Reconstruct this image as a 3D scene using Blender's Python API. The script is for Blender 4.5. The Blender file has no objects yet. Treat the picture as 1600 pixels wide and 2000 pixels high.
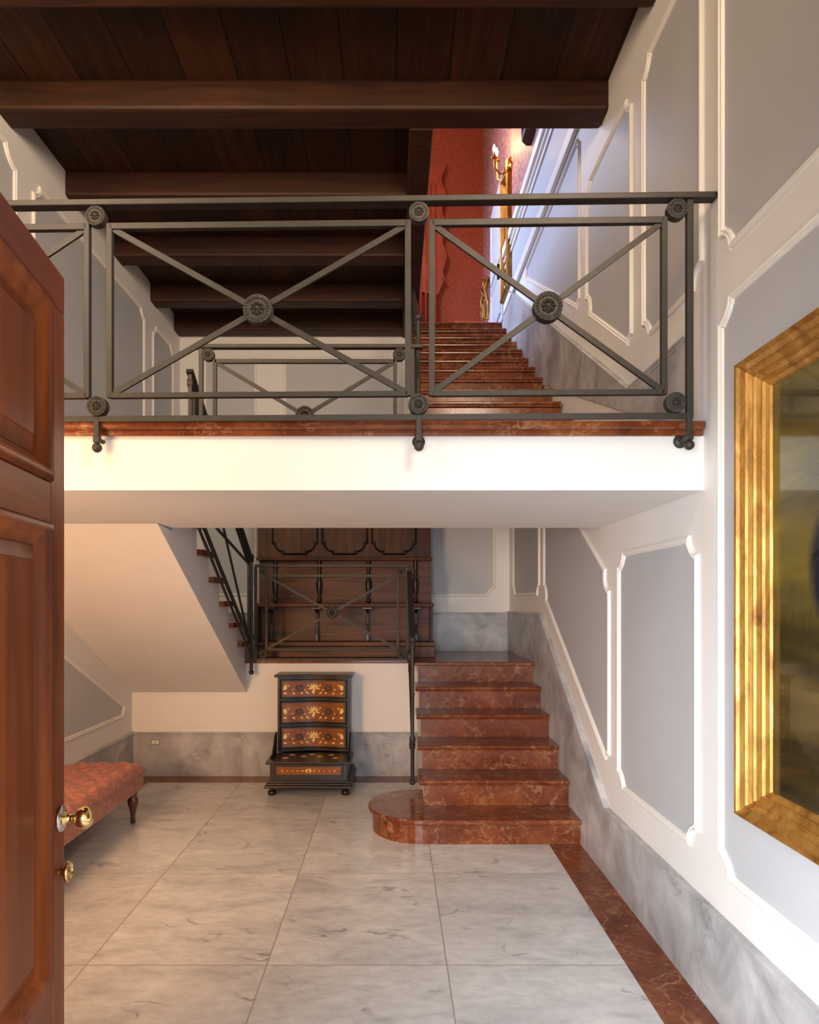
import bpy, bmesh, math, random
from mathutils import Vector, Matrix
random.seed(7)
C = bpy.context.scene.collection
PI = math.pi

# ---------------------------------------------------------------- dimensions
W = 1.19          # right wall
LW = -2.288       # left wall, below the landing
LU = -2.20        # left wall, above
CAMZ = 1.514
F = 1300.0
YW = 5.82         # wall under the landing
YB = 6.845        # back wall
Z1 = 1.019        # first landing
Z2 = 2.20         # balcony
Z3 = 4.54         # upper floor
TR = 0.2816

# ---------------------------------------------------------------- mesh builder
class MB:
    def __init__(self): self.v = []; self.f = []; self.sm = []
    def add(self, vs, fs, smooth=False):
        n = len(self.v)
        self.v += [Vector(p) for p in vs]
        for f in fs: self.f.append([i + n for i in f]); self.sm.append(smooth)
        return self
    def box(self, x0, x1, y0, y1, z0, z1):
        vs = [(x, y, z) for x in (x0, x1) for y in (y0, y1) for z in (z0, z1)]
        return self.add(vs, [(0,1,3,2),(4,6,7,5),(0,4,5,1),(2,3,7,6),(0,2,6,4),(1,5,7,3)])
    def prism(self, poly, mapf, h0, h1, smooth=False):
        n = len(poly)
        vs = [mapf(s, t, h0) for s, t in poly] + [mapf(s, t, h1) for s, t in poly]
        fs = [tuple(range(n)), tuple(range(2*n-1, n-1, -1))] + [(i, (i+1) % n, (i+1) % n + n, i + n) for i in range(n)]
        return self.add(vs, fs, smooth)
    def face(self, poly, mapf, h):
        return self.add([mapf(s, t, h) for s, t in poly], [tuple(range(len(poly)))])
    def bar(self, a, b, t, w, nrm):
        a = Vector(a); b = Vector(b); nrm = Vector(nrm).normalized()
        d = (b - a).normalized(); s = d.cross(nrm).normalized(); nn = s.cross(d).normalized()
        vs = []
        for p in (a, b):
            for i, j in ((-1,-1),(1,-1),(1,1),(-1,1)):
                vs.append(p + s*(i*t/2) + nn*(j*w/2))
        return self.add(vs, [(0,1,2,3),(7,6,5,4),(0,4,5,1),(1,5,6,2),(2,6,7,3),(3,7,4,0)])
    def lathe(self, prof, M=None, seg=24):
        M = M or Matrix.Identity(4); vs = []; fs = []; n = len(prof)
        for k in range(seg):
            a = 2*PI*k/seg
            for r, z in prof: vs.append(M @ Vector((r*math.cos(a), r*math.sin(a), z)))
        for k in range(seg):
            k2 = (k+1) % seg
            for i in range(n-1): fs.append((k*n+i, k2*n+i, k2*n+i+1, k*n+i+1))
        self.add(vs, fs, True)
        self.add([vs[k*n] for k in range(seg)], [tuple(range(seg))])
        self.add([vs[k*n+n-1] for k in range(seg)], [tuple(range(seg))])
        return self
    def sphere(self, c, r, seg=16, sz=1.0):
        pr = [(max(r*math.sin(PI*i/10), 1e-5), -r*sz*math.cos(PI*i/10)) for i in range(11)]
        return self.lathe(pr, Matrix.Translation(c), seg)
    def tube(self, pts, r, seg=8):
        pts = [Vector(p) for p in pts]; n = len(pts); vs = []; fs = []
        up = Vector((0.31, 0.17, 0.93))
        rr = r if isinstance(r, (list, tuple)) else [r]*n
        for i, p in enumerate(pts):
            d = (pts[min(i+1, n-1)] - pts[max(i-1, 0)]).normalized()
            s = d.cross(up).normalized(); u = s.cross(d)
            for k in range(seg):
                a = 2*PI*k/seg; vs.append(p + (s*math.cos(a) + u*math.sin(a))*rr[i])
        for i in range(n-1):
            for k in range(seg):
                k2 = (k+1) % seg; fs.append((i*seg+k, i*seg+k2, (i+1)*seg+k2, (i+1)*seg+k))
        self.add(vs, fs, True)
        self.add(vs[:seg], [tuple(range(seg))]); self.add(vs[-seg:], [tuple(range(seg))])
        return self
    def sweep(self, pts, prof, mapf, closed=True, smooth=False):
        n = len(pts); P = [Vector((a, b)) for a, b in pts]
        if closed:
            area = sum(P[i].x*P[(i+1) % n].y - P[(i+1) % n].x*P[i].y for i in range(n))
            if area < 0: P.reverse()
        m = len(prof); vs = []
        for i in range(n):
            if closed or 0 < i < n-1:
                d1 = (P[i]-P[i-1]).normalized(); d2 = (P[(i+1) % n]-P[i]).normalized()
            elif i == 0: d1 = d2 = (P[1]-P[0]).normalized()
            else: d1 = d2 = (P[i]-P[i-1]).normalized()
            n1 = Vector((-d1.y, d1.x)); n2 = Vector((-d2.y, d2.x)); b = n1+n2
            k = 2.0/max(b.dot(b), 0.35); b = b*k
            for o, h in prof: vs.append(mapf(P[i].x+b.x*o, P[i].y+b.y*o, h))
        fs = []
        for i in range(n if closed else n-1):
            j = (i+1) % n
            for q in range(m-1): fs.append((i*m+q, j*m+q, j*m+q+1, i*m+q+1))
        self.add(vs, fs, smooth)
        if not closed:
            self.add(vs[:m], [tuple(range(m))]); self.add(vs[-m:], [tuple(range(m))])
        return self
    def rosette(self, M, R, petals=8, th=0.012):
        rings = 24; seg = 96
        for side in (1, -1):
            vs = []; fs = []
            for i in range(rings+1):
                r = R*i/rings; q = i/rings
                for k in range(seg):
                    a = 2*PI*k/seg
                    if q < .16: h = .010*math.sqrt(max(0, 1-(q/.16)**2)) + .004
                    elif q < .54: h = .001 + .014*abs(math.cos(a*petals/2))**.7*math.sin(PI*(q-.16)/.38)
                    elif q < .60: h = -.002
                    elif q < .93: h = .000 + .011*abs(math.cos(a*12))*math.sin(PI*(q-.58)/.40)
                    else: h = .005 if q < .99 else -th*.3
                    sc = R/.054
                    vs.append(M @ Vector((r*math.cos(a), r*math.sin(a), side*(th/2 + h*sc))))
            for i in range(rings):
                for k in range(seg):
                    k2 = (k+1) % seg; fs.append((i*seg+k, i*seg+k2, (i+1)*seg+k2, (i+1)*seg+k))
            self.add(vs, fs, True)
        self.lathe([(R, -th/2-.002), (R+.001, 0), (R, th/2+.002)], M, 32)
        return self
    def build(self, name, mat, parent=None, bevel=0, recalc=True):
        me = bpy.data.meshes.new(name)
        me.from_pydata([tuple(v) for v in self.v], [], self.f)
        me.polygons.foreach_set('use_smooth', self.sm)
        if recalc:
            bm = bmesh.new(); bm.from_mesh(me); bmesh.ops.recalc_face_normals(bm, faces=bm.faces); bm.to_mesh(me); bm.free()
        me.materials.append(mat)
        o = bpy.data.objects.new(name, me); C.objects.link(o)
        if parent: o.parent = parent
        if bevel:
            b = o.modifiers.new('bevel', 'BEVEL'); b.width = bevel; b.segments = 2; b.limit_method = 'ANGLE'; b.angle_limit = math.radians(40)
        return o

def merge_into(o, mb, mat):
    """pattern pieces let into the surface of part o, in their own wood"""
    me = o.data; me.materials.append(mat); mi = len(me.materials)-1
    bm = bmesh.new(); bm.from_mesh(me)
    vs = [bm.verts.new(v) for v in mb.v]; new = []
    for f in mb.f:
        q = bm.faces.new([vs[i] for i in f]); q.material_index = mi; new.append(q)
    bmesh.ops.recalc_face_normals(bm, faces=new); bm.to_mesh(me); bm.free()
def tag(o, label=None, cat=None, group=None, kind=None):
    if label: o['label'] = label
    if cat: o['category'] = cat
    if group: o['group'] = group
    if kind: o['kind'] = kind
    return o
def thing(name, label, cat, loc=(0,0,0), rz=0, group=None, kind=None):
    o = bpy.data.objects.new(name, None); C.objects.link(o); o.location = loc; o.rotation_euler = (0,0,rz)
    o.empty_display_size = .1
    return tag(o, label, cat, group, kind)
def struct(o, label=None, cat=None): return tag(o, label, cat, kind='structure')

# ---------------------------------------------------------------- materials
def newmat(name):
    m = bpy.data.materials.new(name); m.use_nodes = True
    nt = m.node_tree; b = nt.nodes['Principled BSDF']
    return m, nt, b
def nd(nt, t, **kw):
    n = nt.nodes.new(t)
    for k, v in kw.items():
        if k.startswith('i_'): n.inputs[k[2:].replace('_', ' ')].default_value = v
        else: setattr(n, k, v)
    return n
def ramp(nt, fac, stops):
    r = nt.nodes.new('ShaderNodeValToRGB'); e = r.color_ramp.elements
    while len(e) < len(stops): e.new(.5)
    for el, (p, c) in zip(e, stops): el.position = p; el.color = (*c, 1)
    nt.links.new(fac, r.inputs[0]); return r.outputs[0]
def mixc(nt, fac, a, b, mode='MIX'):
    m = nt.nodes.new('ShaderNodeMix'); m.data_type = 'RGBA'; m.blend_type = mode
    for s, i in ((fac, 0), (a, 6), (b, 7)):
        if hasattr(s, 'links') or hasattr(s, 'is_linked'): nt.links.new(s, m.inputs[i])
        elif i == 0: m.inputs[0].default_value = s
        else: m.inputs[i].default_value = (*s, 1)
    return m.outputs[2]
def mth(nt, op, a, b=None, c=None):
    m = nt.nodes.new('ShaderNodeMath'); m.operation = op
    for i, s in enumerate((a, b, c)):
        if s is None: continue
        if hasattr(s, 'is_linked'): nt.links.new(s, m.inputs[i])
        else: m.inputs[i].default_value = s
    return m.outputs[0]
def coords(nt, scale=(1,1,1), rot=(0,0,0)):
    tc = nt.nodes.new('ShaderNodeTexCoord'); mp = nt.nodes.new('ShaderNodeMapping')
    mp.inputs['Scale'].default_value = scale; mp.inputs['Rotation'].default_value = rot
    nt.links.new(tc.outputs['Object'], mp.inputs[0]); return mp.outputs[0]
def noise(nt, vec, scale, detail=4, rough=.55, dist=0, out='Fac'):
    n = nd(nt, 'ShaderNodeTexNoise'); n.inputs['Scale'].default_value = scale; n.inputs['Detail'].default_value = detail
    n.inputs['Roughness'].default_value = rough; n.inputs['Distortion'].default_value = dist
    nt.links.new(vec, n.inputs['Vector']); return n.outputs[out]
def bump(nt, b, h, strength=.2, dist=.01):
    n = nt.nodes.new('ShaderNodeBump'); n.inputs['Strength'].default_value = strength; n.inputs['Distance'].default_value = dist
    nt.links.new(h, n.inputs['Height']); nt.links.new(n.outputs[0], b.inputs['Normal'])
def simple(name, col, rough=.5, metal=0, var=.06, sc=8, bmp=0, spec=None, coat=0):
    m, nt, b = newmat(name); v = coords(nt); n = noise(nt, v, sc, 5)
    lo = tuple(c*(1-var) for c in col); hi = tuple(min(1, c*(1+var)) for c in col)
    nt.links.new(ramp(nt, n, [(.3, lo), (.7, hi)]), b.inputs['Base Color'])
    b.inputs['Roughness'].default_value = rough; b.inputs['Metallic'].default_value = metal
    if coat: b.inputs['Coat Weight'].default_value = coat; b.inputs['Coat Roughness'].default_value = .15
    if bmp: bump(nt, b, noise(nt, v, sc*12, 3), bmp, .003)
    return m
def veins(nt, vec, scale, width, dist=1.2):
    """thin branching lines: 1 on a vein, 0 away from it"""
    w = noise(nt, vec, scale*.8, 4, .6, 0, 'Color')
    a = nt.nodes.new('ShaderNodeVectorMath'); a.operation = 'MULTIPLY_ADD'
    nt.links.new(w, a.inputs[0]); a.inputs[1].default_value = (dist,)*3; nt.links.new(vec, a.inputs[2])
    n = noise(nt, a.outputs[0], scale, 2, .5)
    d = mth(nt, 'ABSOLUTE', mth(nt, 'SUBTRACT', n, .5))
    d = mth(nt, 'SUBTRACT', 1.0, mth(nt, 'DIVIDE', d, width))
    return mth(nt, 'MAXIMUM', d, 0.0)

def m_plaster(name, col, rough=.6): return simple(name, col, rough, 0, .025, 3, .05)
M = {}
M['cream'] = m_plaster('cream_paint', (.80, .77, .735))
M['grey'] = m_plaster('grey_paint', (.50, .50, .515), .55)
M['mould'] = m_plaster('moulding_paint', (.84, .80, .735), .45)

def m_floor():
    m, nt, b = newmat('white_marble_tiles'); tc = nt.nodes.new('ShaderNodeTexCoord'); sp = nt.nodes.new('ShaderNodeSeparateXYZ')
    nt.links.new(tc.outputs['Object'], sp.inputs[0])
    u = mth(nt, 'DIVIDE', mth(nt, 'ADD', sp.outputs[0], 10*.753-.2225), .753)
    v = mth(nt, 'DIVIDE', mth(nt, 'ADD', sp.outputs[1], 10*.94-5.60), .94)
    fu = mth(nt, 'FRACT', u); fv = mth(nt, 'FRACT', v)
    eu = mth(nt, 'MULTIPLY', mth(nt, 'MINIMUM', fu, mth(nt, 'SUBTRACT', 1.0, fu)), .753)
    ev = mth(nt, 'MULTIPLY', mth(nt, 'MINIMUM', fv, mth(nt, 'SUBTRACT', 1.0, fv)), .94)
    e = mth(nt, 'MINIMUM', eu, ev)
    joint = mth(nt, 'LESS_THAN', e, .0026)
    cid = nt.nodes.new('ShaderNodeCombineXYZ'); nt.links.new(mth(nt, 'FLOOR', u), cid.inputs[0]); nt.links.new(mth(nt, 'FLOOR', v), cid.inputs[1])
    wn = nt.nodes.new('ShaderNodeTexWhiteNoise'); nt.links.new(cid.outputs[0], wn.inputs['Vector'])
    off = nt.nodes.new('ShaderNodeVectorMath'); off.operation = 'MULTIPLY_ADD'
    nt.links.new(wn.outputs['Color'], off.inputs[0]); off.inputs[1].default_value = (7, 9, 5); nt.links.new(tc.outputs['Object'], off.inputs[2])
    mp = nt.nodes.new('ShaderNodeMapping'); mp.inputs['Scale'].default_value = (1, 2.0, 1); mp.inputs['Rotation'].default_value = (0, 0, .45)
    nt.links.new(off.outputs[0], mp.inputs[0]); vec = mp.outputs[0]
    cloud = noise(nt, vec, 2.6, 7, .62, .6)
    base = ramp(nt, cloud, [(.28, (.50, .495, .50)), (.46, (.68, .67, .66)), (.68, (.80, .79, .77))])
    fine = noise(nt, vec, 11, 7, .72, .5)
    base = mixc(nt, .42, base, ramp(nt, fine, [(.3, (.50, .49, .485)), (.6, (.98, .97, .96))]), 'MULTIPLY')
    vn = veins(nt, vec, 1.5, .012, .8)
    brk = mth(nt, 'MULTIPLY', vn, ramp(nt, noise(nt, vec, 5, 3), [(.52, (0,0,0)), (.66, (1,1,1))]))
    base = mixc(nt, mth(nt, 'MULTIPLY', brk, .6), base, (.10, .10, .11))
    hue = mth(nt, 'MULTIPLY_ADD', wn.outputs['Value'], .14, .90)
    vm = nt.nodes.new('ShaderNodeVectorMath'); vm.operation = 'SCALE'; nt.links.new(base, vm.inputs[0]); nt.links.new(hue, vm.inputs['Scale'])
    col = mixc(nt, joint, vm.outputs[0], (.34, .29, .23))
    nt.links.new(col, b.inputs['Base Color'])
    nt.links.new(mth(nt, 'MULTIPLY_ADD', joint, .4, mth(nt, 'MULTIPLY_ADD', fine, .14, .13)), b.inputs['Roughness'])
    return m
M['floor'] = m_floor()

def m_red(name='red_marble', dark=1.0):
    m, nt, b = newmat(name); vec = coords(nt)
    c1 = noise(nt, vec, 3.2, 6, .65, .8)
    base = ramp(nt, c1, [(.25, (.105*dark, .020*dark, .006*dark)), (.5, (.20*dark, .048*dark, .014*dark)), (.72, (.30*dark, .090*dark, .026*dark))])
    sp = noise(nt, vec, 26, 4, .7, .4)
    base = mixc(nt, .6, base, ramp(nt, sp, [(.35, (.45, .40, .38)), (.62, (1, 1, 1))]), 'MULTIPLY')
    v1 = veins(nt, vec, 3.0, .012, .5); v2 = veins(nt, coords(nt, (1,1.6,1.3), (.5,.3,.9)), 9.0, .035, .3)
    msk = ramp(nt, noise(nt, vec, 2.3, 3), [(.40, (0,0,0)), (.55, (1,1,1))])
    msk2 = ramp(nt, noise(nt, vec, 6.3, 3), [(.42, (0,0,0)), (.55, (1,1,1))])
    f = mth(nt, 'ADD', mth(nt, 'MULTIPLY', mth(nt, 'MULTIPLY', v1, msk), .40), mth(nt, 'MULTIPLY', mth(nt, 'MULTIPLY', v2, msk2), .35))
    base = mixc(nt, mth(nt, 'MINIMUM', f, .8), base, (.50, .29, .13))
    nt.links.new(base, b.inputs['Base Color'])
    b.inputs['Roughness'].default_value = .20; b.inputs['Specular IOR Level'].default_value = .4
    return m
M['red'] = m_red()

def m_greymarble():
    m, nt, b = newmat('grey_marble_wainscot'); vec = coords(nt, (1, 1, 1.0), (.3, .5, .2))
    c = noise(nt, vec, 3.0, 7, .62, .7)
    base = ramp(nt, c, [(.30, (.24, .235, .24)), (.5, (.43, .42, .42)), (.68, (.60, .585, .585))])
    v1 = veins(nt, vec, 3.0, .014, .7)
    msk = ramp(nt, noise(nt, vec, 3.7, 3), [(.44, (0,0,0)), (.58, (1,1,1))])
    base = mixc(nt, mth(nt, 'MULTIPLY', mth(nt, 'MULTIPLY', v1, msk), .42), base, (.13, .12, .13))
    nt.links.new(base, b.inputs['Base Color']); b.inputs['Roughness'].default_value = .40
    return m
M['gmarble'] = m_greymarble()

def m_wood(name, c0, c1, axis='x', sc=1.0, rough=.4, plank=0, coat=0.0, contrast=1.0):
    s = {'x': (.6, 9, 9), 'y': (9, .6, 9), 'z': (9, 9, .6)}[axis]
    m, nt, b = newmat(name); vec = coords(nt, tuple(k*sc for k in s))
    n = noise(nt, vec, 2.2, 8, .65, 1.2); n2 = noise(nt, coords(nt), 1.6, 3)
    col = ramp(nt, n, [(.30, c0), (.70, c1)])
    col = mixc(nt, .45*contrast, col, ramp(nt, n2, [(.35, (.45, .42, .40)), (.65, (1.0, 1.0, 1.0))]), 'MULTIPLY')
    h = n
    if plank:
        tc = nt.nodes.new('ShaderNodeTexCoord'); sp = nt.nodes.new('ShaderNodeSeparateXYZ'); nt.links.new(tc.outputs['Object'], sp.inputs[0])
        q = mth(nt, 'DIVIDE', mth(nt, 'ADD', sp.outputs[0], 20.0), plank); fr = mth(nt, 'FRACT', q)
        g = mth(nt, 'LESS_THAN', fr, .03)
        wn = nt.nodes.new('ShaderNodeTexWhiteNoise'); wn.noise_dimensions = '1D'; nt.links.new(mth(nt, 'FLOOR', q), wn.inputs['W'])
        vm = nt.nodes.new('ShaderNodeVectorMath'); vm.operation = 'SCALE'; nt.links.new(col, vm.inputs[0])
        nt.links.new(mth(nt, 'MULTIPLY_ADD', wn.outputs['Value'], .5, .7), vm.inputs['Scale'])
        col = mixc(nt, g, vm.outputs[0], (.004, .002, .001))
    nt.links.new(col, b.inputs['Base Color']); b.inputs['Roughness'].default_value = rough; b.inputs['Specular IOR Level'].default_value = .32
    if coat: b.inputs['Coat Weight'].default_value = coat*.5; b.inputs['Coat Roughness'].default_value = .12
    bump(nt, b, h, .15, .002)
    return m
M['beam'] = m_wood('dark_beam_wood', (.018, .0055, .0018), (.060, .0175, .0050), 'x', 1, .6)
M['plank'] = m_wood('dark_plank_wood', (.020, .0066, .0018), (.075, .023, .0060), 'y', 1, .65, plank=.29)
M['door'] = m_wood('mahogany_door', (.13, .026, .004), (.36, .085, .012), 'z', .6, .38, coat=.12, contrast=.8)
M['stall'] = m_wood('walnut_stall', (.018, .006, .002), (.14, .046, .013), 'z', .8, .5)
M['stallh'] = m_wood('walnut_board', (.028, .009, .003), (.20, .064, .017), 'x', .8, .45)
M['dark'] = simple('ebonised_wood', (.013, .0065, .0045), .36, 0, .3, 10, coat=.12)
M['marq'] = m_wood('marquetry_ground', (.16, .045, .008), (.42, .145, .028), 'x', 1.4, .30, coat=.4)
M['inlay'] = simple('pale_wood_inlay', (.88, .56, .18), .35, 0, .2, 40)
M['inlayd'] = simple('dark_wood_inlay', (.045, .018, .008), .4, 0, .2, 40)
M['iron'] = simple('wrought_iron', (.040, .034, .027), .52, .3, .15, 20, .12)
M['ironrod'] = simple('cast_iron_ornament', (.055, .047, .037), .45, .4, .35, 60, .3)
M['brass'] = simple('polished_brass', (.83, .60, .24), .16, 1.0, .05, 20)
M['silver'] = simple('worn_nickel_rim', (.62, .56, .52), .25, 1.0, .05, 20)
M['legwood'] = simple('polished_red_wood', (.13, .035, .013), .22, 0, .25, 12, coat=.5)
M['plastic'] = simple('ivory_plastic', (.72, .70, .62), .35)
M['socketrim'] = simple('grey_plastic_rim', (.32, .30, .27), .4)
M['doorwhite'] = simple('white_door_paint', (.62, .64, .66), .35)

def m_gold():
    m, nt, b = newmat('gilded_wood'); vec = coords(nt, (3, 3, 1))
    n = noise(nt, vec, 6, 7, .7, .6)
    col = ramp(nt, n, [(.28, (.15, .060, .012)), (.5, (.42, .205, .042)), (.75, (.66, .40, .12))])
    nt.links.new(col, b.inputs['Base Color']); b.inputs['Metallic'].default_value = .65
    nt.links.new(ramp(nt, n, [(.3, (.52,)*3), (.7, (.36,)*3)]), b.inputs['Roughness'])
    bump(nt, b, noise(nt, coords(nt), 60, 4), .15, .003)
    return m
M['gold'] = m_gold()

def m_damask(name, a, bcol, sc, rough=.7, sheen=.3):
    m, nt, b = newmat(name); vec = coords(nt)
    w = noise(nt, vec, sc*.7, 3, .5, 0, 'Color')
    a2 = nt.nodes.new('ShaderNodeVectorMath'); a2.operation = 'MULTIPLY_ADD'
    nt.links.new(w, a2.inputs[0]); a2.inputs[1].default_value = (.9/sc,)*3; nt.links.new(vec, a2.inputs[2])
    v = nt.nodes.new('ShaderNodeTexVoronoi'); v.feature = 'DISTANCE_TO_EDGE'; v.inputs['Scale'].default_value = sc
    nt.links.new(a2.outputs[0], v.inputs['Vector'])
    f = ramp(nt, v.outputs[0], [(.10, (1,1,1)), (.17, (0,0,0)), (.30, (0,0,0)), (.36, (1,1,1))])
    col = mixc(nt, f, a, bcol)
    col = mixc(nt, .3, col, ramp(nt, noise(nt, vec, 140, 2), [(.35, (.6,)*3), (.65, (1,)*3)]), 'MULTIPLY')
    nt.links.new(col, b.inputs['Base Color']); b.inputs['Roughness'].default_value = rough
    b.inputs['Sheen Weight'].default_value = sheen
    return m
M['bench'] = m_damask('pink_damask', (.50, .185, .120), (.38, .125, .078), 15, .55, .15)
M['benchp'] = m_damask('pink_damask_plain', (.52, .21, .145), (.43, .155, .10), 14, .55, .15)
M['redwall'] = m_damask('red_damask_wallpaper', (.40, .068, .026), (.34, .050, .019), 14, .6, .1)
M['pinkwall'] = m_damask('faded_damask_wallpaper', (.55, .20, .16), (.25, .09, .09), 12, .6, .1)
M['curtain'] = simple('red_velvet', (.36, .055, .022), .65, 0, .25, 6)

def m_glow(name, col, s):
    m, nt, b = newmat(name); b.inputs['Base Color'].default_value = (*col, 1)
    b.inputs['Emission Color'].default_value = (*col, 1); b.inputs['Emission Strength'].default_value = s
    return m
M['flame'] = m_glow('candle_bulb_glow', (1.0, .72, .35), 30)

def m_canvas():
    m, nt, b = newmat('portrait_oil_paint'); tc = nt.nodes.new('ShaderNodeTexCoord'); sp = nt.nodes.new('ShaderNodeSeparateXYZ')
    nt.links.new(tc.outputs['Object'], sp.inputs[0])
    mp = nt.nodes.new('ShaderNodeMapping'); mp.inputs['Rotation'].default_value = (-.95, 0, 0); mp.inputs['Scale'].default_value = (1, .45, 2.0)
    nt.links.new(tc.outputs['Object'], mp.inputs[0])
    n = noise(nt, mp.outputs[0], 1.6, 4, .55, 1.2)
    col = ramp(nt, n, [(.34, (.040, .032, .015)), (.5, (.085, .065, .020)), (.64, (.17, .125, .025)), (.76, (.26, .19, .04))])
    zf = ramp(nt, mth(nt, 'MULTIPLY_ADD', sp.outputs[2], .8, -.72), [(.05, (.28, .26, .36)), (.42, (.55, .50, .46)), (.72, (1, 1, .9))])
    col = mixc(nt, 1.0, col, zf, 'MULTIPLY')
    # the dark sitter's shoulder and skirt
    dy = mth(nt, 'DIVIDE', mth(nt, 'SUBTRACT', sp.outputs[1], 1.52), .37)
    dz = mth(nt, 'DIVIDE', mth(nt, 'SUBTRACT', sp.outputs[2], 1.62), .30)
    d = mth(nt, 'ADD', mth(nt, 'MULTIPLY', dy, dy), mth(nt, 'MULTIPLY', dz, dz))
    fig = ramp(nt, d, [(.82, (1,1,1)), (1.05, (0,0,0))])
    col = mixc(nt, fig, col, (.012, .012, .018))
    nt.links.new(col, b.inputs['Base Color']); b.inputs['Roughness'].default_value = .09
    b.inputs['Coat Weight'].default_value = .6; b.inputs['Coat Roughness'].default_value = .02
    return m
M['canvas'] = m_canvas()

# ---------------------------------------------------------------- wall maps
RWm = lambda s, t, h: Vector((W - h, s, t))
LWm = lambda s, t, h: Vector((LW + h, s, t))
LUm = lambda s, t, h: Vector((LU + h, s, t))
BWm = lambda s, t, h: Vector((s, YB - h, t))
UWm = lambda s, t, h: Vector((s, YW - h, t))

PROF = [(0,0),(.001,.010),(.007,.015),(.013,.009),(.017,.009),(.021,.012),(.026,.008),(.029,.002)]
def arc_poly(verts, r, steps=7):
    """polygon with scooped corners; verts = (s, t, notch?)"""
    out = []; n = len(verts)
    for i in range(n):
        s, t, k = verts[i]; c = Vector((s, t))
        if not k: out.append((s, t)); continue
        a = (Vector(verts[i-1][:2]) - c).normalized(); b = (Vector(verts[(i+1) % n][:2]) - c).normalized()
        rr = r*k
        a0 = math.atan2(a.y, a.x); a1 = math.atan2(b.y, b.x); d = (a1-a0+PI) % (2*PI) - PI
        e = .10*rr
        cc = c - (a+b)*e*.5
        out.append(tuple(c + a*(rr+e)))
        for q in range(steps+1):
            g = a0 + d*q/steps; out.append((cc.x+(rr+e*.7)*math.cos(g), cc.y+(rr+e*.7)*math.sin(g)))
        out.append(tuple(c + b*(rr+e)))
    res = []
    for p in out:
        if not res or (Vector(p)-Vector(res[-1])).length > .002: res.append(p)
    return res
def wall_panel(parent, verts, mapf, r=.075, base=0):
    P = arc_poly(verts, r)
    MB().face(P, lambda s, t, h: mapf(s, t, h+base), .002).build('panel', M['grey'], parent)
    MB().sweep(P, [(o, h+base) for o, h in PROF], mapf).build('molding', M['mould'], parent)

# ---------------------------------------------------------------- the setting
YF = .36
fl = struct(MB().box(LW-.2, W+.2, -2.6, YW+.2, -.08, 0).build('floor', M['floor']), 'white marble tiled floor of the hall', 'floor')
b = MB()
b.prism([(W-.217, -2.0), (W, -2.0), (W, 4.2), (W-.217, 4.2)], lambda s, t, h: Vector((s, t, h)), .0002, .0016)
b.prism([(LW, 5.60), (W, 5.60), (W, YW), (LW, YW)], lambda s, t, h: Vector((s, t, h)), .0002, .0016)
b.prism([(LW, YF), (LW+.22, YF), (LW+.22, 5.60), (LW, 5.60)], lambda s, t, h: Vector((s, t, h)), .0002, .0016)
b.build('floor_border', M['red'], fl)

wr = struct(MB().prism([(-2.6, -.05), (8.9, -.05), (8.9, 8.1), (-2.6, 8.1)], RWm, 0, -.2).build('wall_right', M['cream']), 'long cream wall with grey moulded panels beside the stairs', 'wall')
wall_panel(wr, [(2.587,.545,1),(3.508,.545,1),(3.508,1.78,1),(2.587,1.78,1)], RWm)
wall_panel(wr, [(3.65,.60,1),(5.244,1.565,1),(5.244,2.62,1),(3.65,1.66,1)], RWm)
wall_panel(wr, [(5.41,1.575,1),(6.583,1.575,1),(6.583,2.8,1),(5.41,2.8,1)], RWm)
wall_panel(wr, [(.62,.53,1),(2.42,.53,1),(2.42,2.60,1),(.62,2.60,1)], RWm)
wall_panel(wr, [(.62,2.755,1),(2.417,2.755,1),(2.417,4.20,1),(.62,4.20,1)], RWm)
wall_panel(wr, [(2.55,2.745,1),(3.163,2.745,1),(3.163,4.07,1),(2.55,4.07,1)], RWm)
wall_panel(wr, [(3.306,2.775,1),(4.093,3.29,1),(4.093,4.07,1),(3.306,4.07,1)], RWm)
wall_panel(wr, [(4.238,3.375,1),(5.93,4.385,0),(5.93,4.50,0),(4.238,4.50,.6)], RWm)
# cornice bands and wallpaper of the upper room on the same wall
b = MB()
b.prism([(3.9,5.22),(8.8,5.22),(8.8,8.05),(3.9,8.05)], RWm, .0, .008)
b.build('wallpaper', M['pinkwall'], wr)
b = MB()
for z0, z1, h in ((4.56,4.66,.03),(5.02,5.06,.02),(5.09,5.12,.03),(5.15,5.24,.045)):
    b.box(W-h, W, 4.0, 7.05, z0, z1)
b.build('cornice', M['mould'], wr, bevel=.006)
MB().box(W-.006, W, 4.0, 7.05, 4.68, 5.01).build('panel', M['grey'], wr)

# marble wainscots
def wain(poly_bot, top, mapf, name, parent):
    """poly: bottom points then the top line from far to near"""
    top = [tuple(p) for p in top]; P = poly_bot + top[::-1]
    P = [(s_ + (.002 if s_ == min(q[0] for q in P) else 0), t_) for s_, t_ in P]
    MB().prism(P, mapf, 0, .020).build(name, M['gmarble'], parent)
    off = [(0,0),(0,.024),(.004,.030),(.012,.030),(.018,.024),(.030,.024),(.034,.018),(.038,0)]
    MB().sweep(top, [(-o+.004, h) for o, h in off], mapf, closed=False).build(name+'_rail', M['gmarble'], parent)
bs = struct(MB().box(W-.002, W, -2, 6.8, 0, .02).build('baseboard_right', M['gmarble']))
wain([(YF, 0), (6.845, 0)], [(YF,.38),(3.67,.38),(5.31,1.42),(6.845,1.42)], RWm, 'wainscot', bs)
wain([(2.66,2.2),(7.18,4.0),(8.9,4.4)], [(2.66,2.585),(3.32,2.585),(6.62,4.61),(7.0,4.84),(7.1,4.9)], RWm, 'wainscot', bs)

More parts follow.
